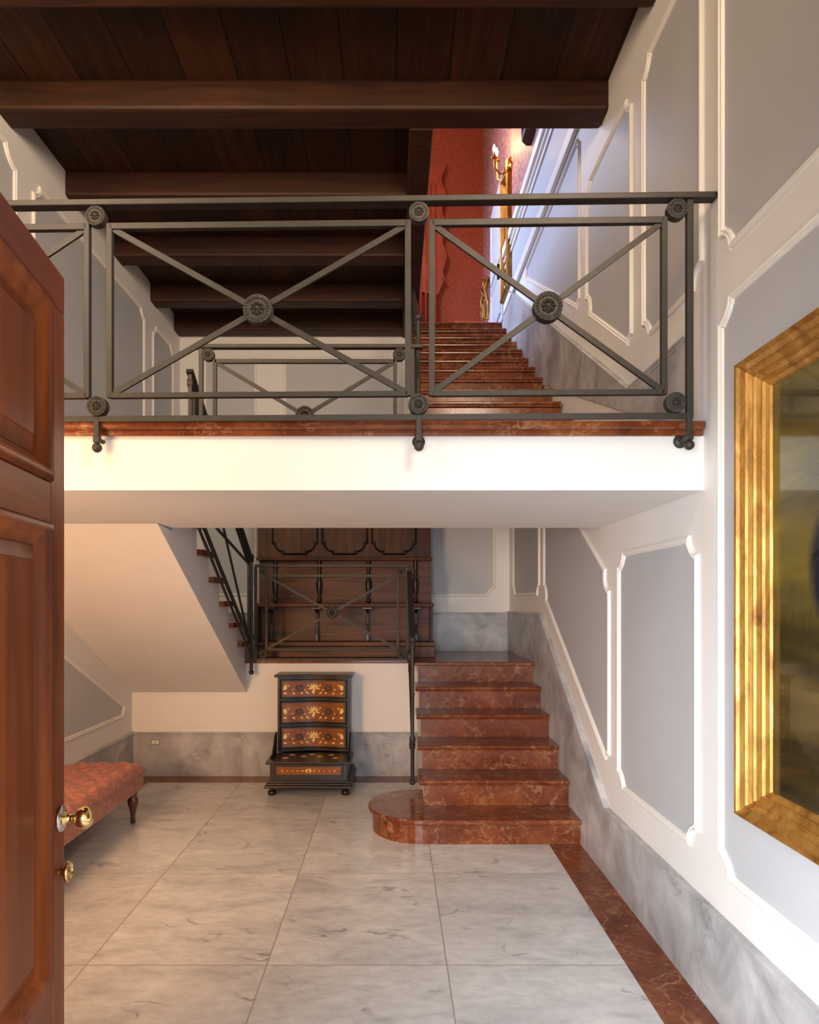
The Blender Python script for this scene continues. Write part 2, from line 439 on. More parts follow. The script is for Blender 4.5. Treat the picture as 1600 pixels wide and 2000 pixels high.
b = MB(); b.prism([(-2.6,-.05),(YB+.2,-.05),(YB+.2,2.1),(-2.6,2.1)], LWm, 0, -.25)
wl = struct(b.build('wall_left', M['cream']), 'cream wall along the bench under the stairs', 'wall')
wu = struct(MB().prism([(YF-.1,2.16),(YB+.2,2.16),(YB+.2,4.6),(YF-.1,4.6)], LUm, 0, -.35).build('wall_upper_left', M['cream']))
MB().prism([(3.62,2.0),(3.62,2.16),(YB+.1,2.16),(YB+.1,.9),(5.5,.9)], LUm, 0, -.08).build('wall_base', M['cream'], wu)
wall_panel(wl, [(2.5,.545,1),(5.60,.545,0),(5.66,.64,0),(3.55,1.69,1),(2.5,1.69,1)], LWm)
wall_panel(wu, [(2.5,2.7,1),(3.87,2.62,1),(3.87,4.13,1.3),(2.5,4.13,1)], LUm)
wall_panel(wu, [(4.045,2.62,0),(5.86,1.50,0),(5.86,4.09,1),(4.045,4.09,1)], LUm)
wall_panel(wu, [(6.06,1.56,0),(6.62,1.56,0),(6.62,4.06,1),(6.06,4.06,1)], LUm)
bl = struct(MB().box(LW, LW+.002, YF, 5.8, 0, .02).build('baseboard_left', M['gmarble']))
wain([(YF,0),(YW,0)], [(YF,.38),(YW,.38)], LWm, 'wainscot', bl)

wb = struct(MB().prism([(LW-.1,-.05),(W+.1,-.05),(W+.1,Z1-.04),(LW-.1,Z1-.04)], UWm, 0, -.12).build('wall_under_landing', M['cream']), 'cream wall under the landing behind the chest', 'wall')
bb = struct(MB().box(LW, .2, YW-.002, YW, 0, .02).build('baseboard_back', M['gmarble']))
wain([(LW,0),(.2,0)], [(LW,.38),(.2,.38)][::-1][::-1], UWm, 'wainscot', bb)

# back wall with the opening the upper flight climbs through
wbk = struct(MB().prism([(LW-.1,Z1-.1),(W+.1,Z1-.1),(W+.1,3.83),(.22,3.83),(.22,4.45),(LW-.1,4.45)], BWm, 0, -.15).build('wall_back', M['cream']), 'cream back wall of the landing', 'wall')
wall_panel(wbk, [(-1.953,1.58,1),(-1.406,1.58,1),(-1.406,4.036,.3),(-1.953,4.036,.3)], BWm)
wall_panel(wbk, [(-1.132,1.58,1),(.137,1.58,1),(.137,4.036,.3),(-1.132,4.036,.3)], BWm)
wall_panel(wbk, [(.27,1.575,1),(1.05,1.575,1),(1.05,3.4,1),(.27,3.4,1)], BWm)
b2 = struct(MB().box(LU, W, YB-.002, YB, Z1, Z1+.02).build('baseboard_landing', M['gmarble']))
wain([(LU,Z1),(W,Z1)], [(LU,1.41),(W,1.41)], BWm, 'wainscot', b2)

# front wall with the doorway the camera looks through
b = MB(); b.box(LW-.2, -.66, YF-.22, YF, 0, 4.5); b.box(1.02, W+.1, YF-.22, YF, 0, 4.5); b.box(-.66, 1.02, YF-.22, YF, 2.27, 4.5)
struct(b.build('wall_front', M['cream']))
# vestibule behind the doorway
b = MB(); b.box(LW-.2, W+.2, -2.7, -2.6, 0, 2.9); b.box(LW-.2, W+.2, -2.7, YF-.2, 2.8, 2.9)
struct(b.build('wall_vestibule', M['cream']))

# ceiling: planks, beams, trimmer
ce = struct(MB().box(LU, W, YF, 3.84, 4.406, 4.53).build('ceiling', M['plank']), 'dark planked timber ceiling over the hall', 'ceiling')
MB().box(LU, .228, 3.84, YB, 4.406, 4.53).build('ceiling_board', M['plank'], ce)
for i, y0 in enumerate((6.66, 6.015, 5.235, 4.455, 3.675, 2.895, 2.115, 1.335)):
    x1 = W if y0 < 4 else .10
    o = MB().box(LU-.01, x1, y0, y0+.165, 4.24, 4.41).build('ceiling_beam', M['beam'], bevel=.018)
    tag(o, ['dark ceiling beam against the back wall', 'dark ceiling beam, second from the back wall', 'dark ceiling beam, third from the back wall',
            'dark ceiling beam, fourth from the back wall', 'dark ceiling beam at the edge of the stair opening',
            'dark ceiling beam crossing above the balcony railing', 'dark ceiling beam above the entrance hall', 'dark ceiling beam nearest the entrance door'][i],
        'beam', 'dark ceiling beams', 'structure')
tag(MB().box(.09, .228, 3.83, YB+.02, 4.235, 4.54).build('ceiling_beam', M['beam'], bevel=.008), 'dark trimmer beam running lengthwise beside the stair opening', 'beam', None, 'structure')

# upper room
fu = struct(MB().box(.0, W, 7.19, 8.95, Z3-.12, Z3).build('floor_upper', M['red']))
MB().box(LU, .0, 3.84, 8.95, Z3-.01, Z3).build('floor_board', M['red'], fu)
wub = struct(MB().box(LU-.6, W+.2, 8.85, 8.95, 3.9, 8.1).build('wall_upper_back', M['redwall']), 'red damask wall at the top of the stairs', 'wall')
struct(MB().box(LU-.7, LU-.6, 3.6, 8.95, 4.5, 8.1).build('wall_upper_side', M['redwall']))
struct(MB().box(LU-.7, W+.2, 3.6, 3.7, 4.5, 8.1).build('wall_upper_near', M['redwall']))
struct(MB().box(LU-.7, W+.2, 3.6, 8.95, 8.1, 8.2).build('ceiling_upper', M['cream']))

# ---------------------------------------------------------------- balcony and landing
bal = MB().box(LW-.05, W, 2.553, 3.84, 1.945, 2.1525)
bal = struct(bal.build('floor_balcony', M['cream']), 'cream balcony slab crossing the hall', 'balcony')
# marble edging with a moulded front
pr = [(2.554,2.151),(2.538,2.151),(2.533,2.160),(2.533,2.170),(2.524,2.172),(2.516,2.177),(2.512,2.184),(2.512,2.193),(2.516,2.200),(2.524,2.2032),(3.87,2.2032),(3.87,2.154),(2.554,2.154)]
MB().prism(pr, lambda s, t, h: Vector((h, s, t)), LW, W-.012).build('floor_edging', M['red'], bal)

ld = MB().prism([(LU,5.75),(-1.285,5.75),(-1.285,5.775),(.172,5.775),(.172,5.537),(1.17,5.537),(1.17,YB),(LU,YB)], lambda s, t, h: Vector((s, t, h)), Z1-.032, Z1)
ld = struct(ld.build('floor_landing', M['red'], bevel=.008), 'red marble landing with moulded edge', 'landing')
MB().box(LW+.09, W-.02, 5.80, YB-.002, .86, Z1-.033).build('floor_core', M['cream'], ld)

# ---------------------------------------------------------------- stairs
def tread(parent, x0, x1, y0, y1, z, t=.034, nose=-1):
    """slab with a rounded, moulded nosing; nose = -1 nosing at y0, +1 at y1"""
    yn, yb = (y0, y1) if nose < 0 else (y1, y0); k = -nose
    P = [(yn+k*.006, z),(yn, z-.008),(yn, z-.016),(yn+k*.006, z-.023),(yn+k*.010, z-.024),(yn+k*.012, z-t),(yn+k*.030, z-t-.006),(yb, z-t-.006),(yb, z)]
    return MB().prism(P, lambda s, tt, h: Vector((h, s, tt)), x0, x1).build('tread', M['red'], parent)

# first flight: six steps, the lowest with a rounded end
f1 = thing('stair_flight', 'red marble stairs of six steps climbing from hall floor to landing', 'stairs', (0,0,0))
zs = [.159 + .172*k for k in range(6)]
ys = [4.167 + TR*k for k in range(6)]
def cap(cx, cy, r, xr, yb, n=22):
    P = [(xr, cy-r)]
    for q in range(n+1):
        a = -PI/2 - PI*q/n; P.append((cx + r*math.cos(a), cy + r*math.sin(a)))
    P += [(xr, cy+r)] if yb is None else [(xr, yb)]
    return P
XY = lambda s, t, h: Vector((s, t, h))
cy = 4.167+.32
MB().prism(cap(.18, cy, .32, 1.168, None), XY, 0, .13, False).build('riser', M['red'], f1)
bt = MB()
bt.prism(cap(.18, cy, .335, 1.169, None), XY, .121, .132)
bt.prism(cap(.18, cy, .350, 1.169, None), XY, .131, .159)
bt.build('tread', M['red'], f1, bevel=.007)
for k in range(1, 6):
    MB().box(.205, 1.168, ys[k], ys[k]+.02, zs[k-1]+.0005, zs[k]-.030).build('riser', M['red'], f1)
    if k < 5: tread(f1, .172, 1.169, ys[k]-.03, ys[k+1]+.02, zs[k])
b = MB()
P = [(ys[1]+.02, .16)]
for k in range(1, 6):
    P.append((ys[k]+.02, zs[k]-.036)); P.append((ys[k+1]+.02 if k < 5 else 5.80, zs[k]-.036))
P += [(5.80, 0), (ys[1]+.02, 0)]
b.prism(P, lambda s, t, h: Vector((h, s, t)), .208, 1.165); b.build('stringer', M['cream'], f1)

# second flight, seen from below and from its side
f2 = thing('stair_flight', 'cream plastered stairs seen from below, climbing from landing to balcony along left wall', 'stairs', (0,0,0))
r2 = (Z2-Z1)/7
P = [(3.842,1.944),(3.6,1.944),(5.80,.735),(5.80,Z1-.034),(5.75,Z1-.034)]
P = [(5.80,.735),(5.80,Z1-.034),(5.752,Z1-.034)]
for k in range(1, 7):
    y = 5.75-TR*(k-1); P.append((y, Z1+r2*k-.041)); P.append((y-TR, Z1+r2*k-.041))
P += [(5.75-6*TR, Z2-.036), (3.872, Z2-.036), (3.872, 1.93), (3.62, 1.944)]
MB().prism(P, lambda s, t, h: Vector((h, s, t)), LW+.001, -1.285).build('stringer', M['cream'], f2)
for k in range(1, 7):
    y = 5.75-TR*(k-1)
    tread(f2, LU+.001, -1.250, y-TR+.004, y+.032, Z1+r2*k, nose=1)
    MB().box(LU+.001, -1.288, y-.018, y+.002, Z1+r2*(k-1)+.001, Z1+r2*k-.040).build('riser', M['red'], f2)
MB().box(LU+.001, -1.250, 3.872, 5.75-6*TR+.03, Z2-.036, Z2).build('tread', M['red'], f2)

# third flight, climbing to the red room
f3 = thing('stair_flight', 'long dark red marble stairs climbing from balcony to the red damask room', 'stairs', (0,0,0))
r3 = (Z3-Z2)/13
P = [(3.84,1.945),(3.84,2.16)]
for k in range(13):
    y = 3.80+.052+TR*k; P.append((y, Z2+r3*k-.036 if k else 2.16)); P.append((y, Z2+r3*(k+1)-.042)) 
P += [(7.6, Z3-.042), (7.6, 4.28)]
P = [p for i, p in enumerate(P)]
MB().prism([(3.872,1.956),(3.872,2.15)] + P[4:], lambda s, t, h: Vector((h, s, t)), .208, 1.165).build('stringer', M['cream'], f3)
for k in range(13):
    y = 3.83+TR*k
    tread(f3, .175, 1.169, y-.03, y+TR+.015, Z2+r3*(k+1))
    MB().box(.205, 1.168, y, y+.02, Z2+r3*k+.001, Z2+r3*(k+1)-.040).build('riser', M['red'], f3)

# ---------------------------------------------------------------- railings
def railing(name_label, org, du, slope, nrm, hand, frames, tops, bots, posts, newels=(), brackets=(), group='wrought iron stair railings', crossc=True, rails=None, newel_drop=-.05):
    """org: bottom origin; du: horizontal unit direction; u along it, v up; slope dz/du"""
    R_ = thing('railing', name_label, 'railing', org, 0, group)
    du = Vector(du).normalized(); nrm = Vector(nrm).normalized()
    Pt = lambda u, v: du*u + Vector((0,0,u*slope + v))
    up = Vector((0,0,1))
    Mr = Matrix((( du.x, 0, nrm.x, 0), (du.y, 0, nrm.y, 0), (0, 1, 0, 0), (0, 0, 0, 1)))
    h0, h1 = hand
    MB().bar(Pt(h0,.812), Pt(h1,.812), .022, .042, nrm).build('handrail', M['iron'], R_, bevel=.003)
    r0, r1 = rails or hand
    MB().bar(Pt(r0,.005), Pt(r1,.005), .022, .014, nrm).build('bottom_rail', M['iron'], R_, bevel=.002)
    for (a, c) in frames:
        b = MB()
        b.bar(Pt(a,.727), Pt(c,.727), .024, .022, nrm); b.bar(Pt(a,.092), Pt(c,.092), .020, .022, nrm)
        b.bar(Pt(a,.084), Pt(a,.738), .022, .022, nrm); b.bar(Pt(c,.084), Pt(c,.738), .022, .022, nrm)
        fr = b.build('frame', M['iron'], R_, bevel=.002)
        b = MB(); b.bar(Pt(a,.094), Pt(c,.725), .021, .012, nrm); b.build('cross_bar', M['iron'], fr)
        b = MB(); b.bar(Pt(a,.725), Pt(c,.094), .021, .010, nrm); b.build('cross_bar', M['iron'], fr)
        if crossc:
            MB().rosette(Matrix.Translation(Pt((a+c)/2, .409)) @ Mr, .054, 8, .034).build('rosette', M['ironrod'], R_)
    for u in tops: MB().rosette(Matrix.Translation(Pt(u,.765)) @ Mr, .037, 8, .026).build('rosette', M['ironrod'], R_)
    for u in bots: MB().rosette(Matrix.Translation(Pt(u,.052)) @ Mr, .037, 8, .026).build('rosette', M['ironrod'], R_)
    for u, v0 in posts: MB().bar(Pt(u, v0), Pt(u, .802), .024, .022, nrm).build('post', M['iron'], R_, bevel=.002)
    for u, dr in newels:
        b = MB(); p0 = Pt(u, dr); p1 = Pt(u, .85)
        L = p1.z-p0.z
        pr = [(.012,0),(.014,.02),(.014,L*.26),(.021,L*.275),(.024,L*.29),(.021,L*.305),(.013,L*.32),(.013,L*.60),(.018,L*.61),(.013,L*.62),(.012,L-.02)]
        b.lathe(pr, Matrix.Translation(p0), 16); nw = b.build('post', M['iron'], R_)
        MB().sphere(p1, .026).build('ball_finial', M['iron'], nw)
        MB().sphere(p0 + Vector((0,0,-.014)), .022).build('ball_finial', M['iron'], nw)
    for u, back in brackets:
        b = MB(); b.bar(Pt(u,.012), Pt(u,-.058), .020, .018, nrm); b.bar(Pt(u,-.058), Pt(u,-.085), .024, .022, nrm)
        b.tube([Pt(u,-.062), Pt(u,-.070)-nrm*back*.5, Pt(u,-.070)-nrm*back], .009)
        br = b.build('bracket', M['iron'], R_, bevel=.002)
        MB().sphere(Pt(u,-.103), .0185).build('ball_finial', M['iron'], br)
        MB().lathe([(.004,-.004),(.026,-.004),(.024,.004),(.004,.006)], Matrix.Translation(Pt(u,-.070)-nrm*(back-.004)) @ Mr, 20).build('wall_plate', M['iron'], br)
    return R_
# balcony front: slightly out of parallel with the slab
dv = Vector((-1, .0206, 0)).normalized(); nv = Vector((-.0206, -1, 0))
U = lambda x: (1.094 - x)
railing('front iron balcony railing with crossed bars and cast rosettes', (1.094, 2.462, Z2), dv, 0, nv, (-.094, 3.28),
        [(U(1.0), U(.142)), (U(.053), U(-1.068)), (U(-1.154), U(-2.13))],
        [U(1.046), U(.094), U(-1.119)], [U(1.040), U(.092), U(-1.114)], [(0, -.005)], rails=(0, 3.28), brackets=[(.0, .085), (U(.094), .075), (U(-1.118), .055)])
# rear of the balcony along the stair well
railing('rear iron railing of balcony seen through the front one', (0.15, 3.90, Z2), (-1,0,0), 0, (0,-1,0), (-.02, 1.32),
        [(.142, 1.197)], [.117, 1.236], [.117, 1.236], [(.04, -.2), (1.278, -.2)], crossc=True)
# landing edge
railing('iron railing on landing in front of the walnut stall', (.115, 5.74, Z1), (-1,0,0), 0, (0,-1,0), (-.01, 1.31),
        [(.08, 1.212)], [.053, 1.238], [.053, 1.238], [(0, -.005), (1.305, -.005)])
# flight rails
railing('sloping iron railing of the left plastered flight', (-1.215, 5.68, Z1+.035), (0,-1,0), .60, (1,0,0), (.0, 1.72),
        [(.10, 1.62)], [1.68], [1.68], [(1.70, -.02)], newels=[(0, -.12)], crossc=False)
railing('sloping iron railing beside the six lower marble steps', (.135, 4.76, .40), (0,1,0), .60, (-1,0,0), (.0, .94),
        [(.12, .82)], [.06], [.06], [(.90, -.02)], newels=[(0, -.155)])
railing('sloping iron railing beside the upper flight to red room', (.150, 4.05, Z2+.20), (0,1,0), .60, (-1,0,0), (.0, 1.55),
        [(.12, 1.45)], [.06], [.06], [(1.52, -.02)], newels=[(0, -.155)])

# ---------------------------------------------------------------- open door, left foreground
dr = bpy.data.objects.new('door_1', None); C.objects.link(dr); dr.location = (-.702, 1.42, 0)
ux, uy = .137, -.9906
dr.rotation_euler = (0, 0, math.atan2(uy, ux))
# local: +x runs from leading edge to hinge, +y is the face the room sees
struct(dr, 'open mahogany panelled door with brass knob at the left edge', 'door')
DM = lambda s, t, h: Vector((s, h, t))
DW = 1.0; DH = 2.205
b = MB()
def rect(s0, s1, t0, t1): return [(s0,t0),(s1,t0),(s1,t1),(s0,t1)]
b.prism(rect(0, .078, 0, 2.125), DM, -.045, 0).build('stile', M['door'], dr, bevel=.003)
MB().prism(rect(DW-.078, DW, 0, 2.125), DM, -.045, 0).build('stile', M['door'], dr, bevel=.003)
M['doorh'] = m_wood('mahogany_rail', (.12, .024, .004), (.32, .076, .011), 'x', .6, .38, coat=.12, contrast=.8)
rails_z = [(0,.14),(.665,.745),(1.672,1.757)]
MB().prism(rect(0, DW, 2.126, DH), DM, -.045, 0).build('rail', M['doorh'], dr, bevel=.003)
for z0, z1 in rails_z: MB().prism(rect(.0785, DW-.0785, z0, z1), DM, -.045, 0).build('rail', M['doorh'], dr, bevel=.003)
for z0, z1 in ((.14,.665),(.745,1.672),(1.757,2.126)):
    MB().prism(rect(.078, DW-.078, z0, z1), DM, -.040, -.018).build('door_panel', M['door'], dr)
    P = rect(.155, DW-.155, z0+.075, z1-.075)
    MB().sweep(rect(.125, DW-.125, z0+.045, z1-.045), [(0,-.018),(.002,-.016),(.03,-.006),(.034,-.003)], DM).build('door_panel', M['door'], dr)
    MB().prism(rect(.157, DW-.157, z0+.078, z1-.078), DM, -.018, -.003).build('door_panel', M['door'], dr)
    MB().sweep(rect(.078, DW-.078, z0, z1), [(0,0),(.002,.006),(.012,.010),(.024,.006),(.030,-.004),(.040,-.012),(.044,-.018)], DM, smooth=True).build('door_molding', M['door'], dr)
Ry = Matrix(((1,0,0,0),(0,0,1,0),(0,1,0,0),(0,0,0,1)))  # local z -> +y
def at(s, t, h=0): return Matrix.Translation((s, h, t)) @ Ry
k = MB().lathe([(.026,0),(.028,.003),(.026,.006),(.020,.009),(.016,.010)], at(.028,1.062), 32).build('door_rosette', M['silver'], dr)
MB().lathe([(.017,.006),(.015,.011),(.009,.014),(.0085,.024),(.010,.028),(.012,.030),(.0195,.036),(.0235,.046),(.0225,.056),(.016,.063),(.008,.066),(.001,.0665)], at(.028,1.062), 32).build('door_knob', M['brass'], k)
MB().lathe([(.008,0),(.008,.012),(.018,.012),(.0215,.015),(.0205,.020),(.017,.021),(.0165,.018),(.010,.018),(.001,.020)], at(.028,.950), 32).build('door_knob', M['brass'], dr)

# ---------------------------------------------------------------- tufted bench
bn = thing('bench', 'long pink damask bench with tufted top and turned wooden legs', 'bench', (-2.02, 3.65, 0))
X0, X1, Y0, Y1 = -.245, .275, -1.05, 1.02
def cushion(x0, x1, y0, y1, zb, zt):
    b = MB(); nx, ny = 44, 150; vs = []; fs = []
    for i in range(nx+1):
        for j in range(ny+1):
            x = x0+(x1-x0)*i/nx; y = y0+(y1-y0)*j/ny
            dx = min(x-x0, x1-x); dy = min(y-y0, y1-y); r = .05
            ex = min(dx/r, 1); ey = min(dy/r, 1)
            ed = math.sqrt(max(0, 1-(1-ex)**2))*math.sqrt(max(0, 1-(1-ey)**2))
            p = .15
            t = math.sqrt(abs(math.sin(PI*(x/p+y/p/1.15))*math.sin(PI*(x/p-y/p/1.15))))
            z = zb + (zt-zb)*(.35+.65*ed) + (t-.7)*.026*ed
            ox = (1-ey)**3*.0
            vs.append((x, y, z))
    for i in range(nx):
        for j in range(ny):
            a = i*(ny+1)+j; fs.append((a, a+ny+1, a+ny+2, a+1))
    b.add(vs, fs, True)
    rim = [(i, 0) for i in range(nx+1)] + [(nx, j) for j in range(1, ny+1)] + [(i, ny) for i in range(nx-1, -1, -1)] + [(0, j) for j in range(ny-1, 0, -1)]
    top = [Vector(vs[i*(ny+1)+j]) for i, j in rim]
    n = len(top); cx, cy_ = (x0+x1)/2, (y0+y1)/2
    low = [Vector((cx+(v.x-cx)*.97, cy_+(v.y-cy_)*.995, zb)) for v in top]
    mid = [Vector((cx+(v.x-cx)*1.015, cy_+(v.y-cy_)*1.004, zb+.02)) for v in top]
    b.add(top+mid+low, [(i, (i+1) % n, (i+1) % n+n, i+n) for i in range(n)] + [(i+n, (i+1) % n+n, (i+1) % n+2*n, i+2*n) for i in range(n)], True)
    return b
cu = cushion(X0, X1, Y0, Y1, .315, .405).build('cushion', M['bench'], bn)
for i in range(-3, 5):
    for j in range(-16, 17):
        for q in (0, .5):
            x = (i+q)*.15; y = (j+q)*.15*1.15
            if X0+.05 < x < X1-.05 and Y0+.05 < y < Y1-.05:
                MB().sphere((x, y, .385), .010, 8, .6).build('tuft_button', M['benchp'], cu)
MB().box(X0+.01, X1-.005, Y0+.005, Y1-.005, .215, .318).build('upholstered_frame', M['benchp'], bn, bevel=.012)
lp = [(.010,0),(.013,.003),(.012,.03),(.014,.034),(.012,.040),(.011,.046),(.015,.075),(.023,.120),(.028,.150),(.027,.168),(.018,.182),(.021,.188),(.021,.196),(.017,.200),(.024,.206),(.024,.217)]
for x in (X0+.05, X1-.045):
    for y in (Y0+.06, Y1-.10):
        MB().lathe([(q[0]*1.3, q[1]) for q in lp], Matrix.Translation((x, y, 0)), 20).build('leg', M['legwood'], bn)

# ---------------------------------------------------------------- inlaid chest / kneeler
ch = thing('kneeler_chest', 'small ebonised chest with marquetry drawers and a projecting kneeling step', 'chest', (-.668, 5.795, 0))
def serp(x, hw=.30, d=.045): return d*.5*(1+math.cos(PI*min(1, abs(x)/hw*1.05)))
def curved(z0, z1, y0, th, hw, d=.045, out=0.0, n=24):
    """front slab following the serpentine front; y0 = front plane"""
    b = MB(); xs = [-hw + 2*hw*i/n for i in range(n+1)]
    poly = [(x, y0+serp(x, .30, d)-out) for x in xs] + [(x, y0+serp(x, .30, d)-out+th) for x in reversed(xs)]
    b.prism(poly, XY, z0, z1); return b
yf = -.245
b = MB(); b.box(-.300, -.278, yf, -.0, .27, .885); b.box(.278, .300, yf, 0, .27, .885); b.box(-.28, .28, -.012, 0, .27, .885)
bd = b.build('carcass', M['dark'], ch, bevel=.003)
b = MB()
for z0, z1 in ((.27,.292),(.478,.500),(.690,.712),(.872,.892)): 
    xs = [-.295 + .59*i/24 for i in range(25)]
    b.prism([(x, yf+serp(x)+.004) for x in xs] + [(.295, -.02), (-.295, -.02)], XY, z0, z1)
b.build('drawer_divider', M['dark'], bd)
b = MB()
for z in (.489, .701, .281):
    b.add(*(lambda m: (m.v, m.f))(curved(z-.006, z+.006, yf, .012, .288, out=.008)))
b.build('carcass_molding', M['dark'], bd, bevel=.002)
tp = curved(.892, .915, yf, .02, .325, out=.03)
xs = [-.325 + .65*i/24 for i in range(25)]
MB().prism([(x, yf+serp(x)-.03) for x in xs] + [(.325, .0), (-.325, .0)], XY, .892, .913).build('top', M['dark'], ch, bevel=.006)
def leaf(b, cx, cz, L, wd, ang, yfun, n=10):
    ca, sa = math.cos(ang), math.sin(ang); P = []
    for q in range(n):
        a = 2*PI*q/n; lx = L*math.cos(a)/2; lz = wd*math.sin(a)/2*(1-.4*math.cos(a))
        P.append((cx+lx*ca-lz*sa, cz+lx*sa+lz*ca))
    vs = [(x, yfun(x)-.0022, z) for x, z in P] + [(x, yfun(x)+.001, z) for x, z in P]
    b.add(vs, [tuple(range(n))] + [(i, (i+1) % n, (i+1) % n+n, i+n) for i in range(n)])
def inlays(parent, z0, z1, y0, hw, rnd):
    zc = (z0+z1)/2; H = z1-z0; yy = lambda x: y0+serp(x)-.004
    b = MB()
    for a in range(7):
        g = PI*(a/6)*1.1 - .15; leaf(b, .030*math.cos(g), zc+.004+.030*math.sin(g)*H/.14, .042, .012, g, yy)
    leaf(b, 0, zc-.012, .018, .045, 0, yy); leaf(b, -.006, zc-.03, .02, .03, .3, yy)
    for s in (-1, 1):
        leaf(b, s*.235, zc+.012, .030, .045, 0.3*s*rnd, yy); leaf(b, s*.235, zc-.042*H/.15, .032, .014, .2*s, yy); leaf(b, s*.215, zc+.035, .010, .010, 0, yy)
        for x, dz, l in ((.055,-.042,.030),(.10,-.045,.022),(.165,-.045,.024),(.075,-.012,.012),(.175,-.008,.014),(.052,.034,.012),(.205,.030,.010)):
            leaf(b, s*x, zc+dz*H/.15, l, .013, .6*s, yy)
    merge_into(parent, b, M['inlay'])
    b = MB()
    for s in (-1, 1):
        for k2 in range(9):
            g = k2*2*PI/9; leaf(b, s*(.120+.022*math.cos(g)), zc+.006+.020*math.sin(g), .034, .013, g+.9*s, yy)
    merge_into(parent, b, M['inlayd'])
for i, (z0, z1) in enumerate(((.296,.474),(.504,.686),(.716,.868))):
    d = curved(z0, z1, yf, .02, .274).build('drawer', M['dark'], ch, bevel=.003)
    d2 = curved(z0+.014, z1-.014, yf, .006, .258, out=.003).build('drawer_face', M['marq'], d)
    inlays(d2, z0+.014, z1-.014, yf, .25, 1 if i != 1 else -1)
# kneeler
yk = -.575
kt = MB().box(-.335, .335, yk-.02, -.26, .248, .268).build('kneeler_top', M['dark'], ch, bevel=.005)
b = MB(); b.box(-.305, .305, yk+.012, -.02, .105, .248)
kb = b.build('kneeler_body', M['dark'], ch, bevel=.003)
b = MB(); 
for (o, z0, z1) in ((.0,.062,.082),(.012,.082,.098),(.020,.098,.112)): b.box(-.345+o, .345-o, yk-.03+o, -.01, z0, z1)
b.build('plinth', M['dark'], ch, bevel=.005)
kd = MB().box(-.270, .270, yk+.002, yk+.014, .128, .240).build('drawer', M['dark'], ch, bevel=.003)
kf = MB().box(-.250, .250, yk-.001, yk+.004, .165, .225).build('drawer_face', M['marq'], kd)
b = MB()
yy = lambda x: yk-.001
for s in (-1, 1):
    for x, l in ((.045,.018),(.085,.012),(.125,.009),(.165,.010),(.205,.020)): leaf(b, s*x, .195, l, .010, .5*s, yy)
    leaf(b, s*.014, .200, .030, .014, -.7*s, yy); leaf(b, s*.012, .186, .020, .010, .7*s, yy)
merge_into(kf, b, M['inlay'])
b = MB()
for x, y in ((-.16,-.35),(0,-.33),(.16,-.35),(-.06,-.40),(.07,-.40),(-.2,-.46),(.2,-.46)):
    b.add([(x+.03*math.cos(a)*(.5+.5*abs(math.cos(2*a))), y+.03*math.sin(a), .2688) for a in [2*PI*q/12 for q in range(12)]], [tuple(range(12))])
merge_into(kt, b, M['inlay'])
for s in (-1, 1):
    # shaped side wings between kneeler and body
    P = [(-.26,.27),(-.50,.27),(-.47,.29),(-.42,.30),(-.38,.33),(-.33,.40),(-.28,.43),(-.245,.44)]
    MB().prism(P, lambda a, c, h: Vector((s*(.302+h), a, c)), 0, .014).build('side_wing', M['dark'], ch, bevel=.003)
fp = [(.012,0),(.026,.003),(.034,.014),(.035,.026),(.028,.038),(.016,.044),(.014,.050),(.022,.056),(.024,.063)]
for x in (-.290, .290):
    for y in (yk+.02, -.05): MB().lathe(fp, Matrix.Translation((x, y, 0)), 20).build('foot', M['dark'], ch)

# ---------------------------------------------------------------- walnut choir stall
st = thing('choir_stall', 'dark carved walnut stall bench with panelled back on landing', 'bench', (-.47, 6.4, Z1))
T = lambda x: x + .47
b = MB(); b.box(T(-1.258), T(.374), -.40, .44, 0, .10); b.box(T(-1.258), T(.374), -.385, .44, .10, .14)
b.build('plinth', M['stallh'], st, bevel=.006)
MB().box(T(-1.25), T(.362), -.19, .40, .14, .455).build('seat_front', M['stallh'], st)
MB().box(T(-1.27), T(.365), -.35, .0, .455, .490).build('seat', M['stallh'], st, bevel=.010)
MB().box(T(-1.29), T(.362), -.02, .05, .49, .905).build('backrest', M['stallh'], st)
MB().box(T(-1.305), T(.366), -.09, .08, .895, .925).build('ledge', M['stall'], st, bevel=.010)
MB().box(T(-1.32), T(.357), .05, .42, .92, 1.93).build('upper_back', M['stall'], st, bevel=.004)
MB().box(T(-1.35), T(.387), .02, .42, 1.93, 1.97).build('cornice', M['stall'], st, bevel=.010)
for x0, x1 in ((-1.17,-.739),(-.69,-.258),(-.208,.213)):
    V = [(T(x0),.965,0),(T(x1),.965,0),(T(x1),1.88,0),(T(x0),1.88,0)]
    # stepped and rounded outline
    def stepped(a0, a1, c0, c1, r=.085, s=.022):
        P = []
        for (cx, cz, sx, sz) in ((a0, c0, 1, 1), (a1, c0, -1, 1), (a1, c1, -1, -1), (a0, c1, 1, -1)):
            q = [(cx, cz+sz*(r+s)), (cx+sx*s, cz+sz*(r+s))]
            for i in range(7):
                g = PI/2*i/6; q.append((cx+sx*(s+r-r*math.cos(g)), cz+sz*(s+r-r*math.sin(g))))
            q += [(cx+sx*(r+s), cz+sz*s), (cx+sx*(r+s), cz)]
            if sx*sz < 0: q.reverse()
            P += q
        return P
    P = stepped(T(x0), T(x1), .965, 1.88)
    SM = lambda s, t, h: Vector((s, .05-h, t))
    pn = MB().prism(P, SM, 0, .006).build('back_panel', M['stall'], st)
    MB().sweep(P, [(-.010,0),(-.008,.012),(0,.018),(.008,.012),(.010,.0)], SM).build('panel_molding', M['dark'], pn)
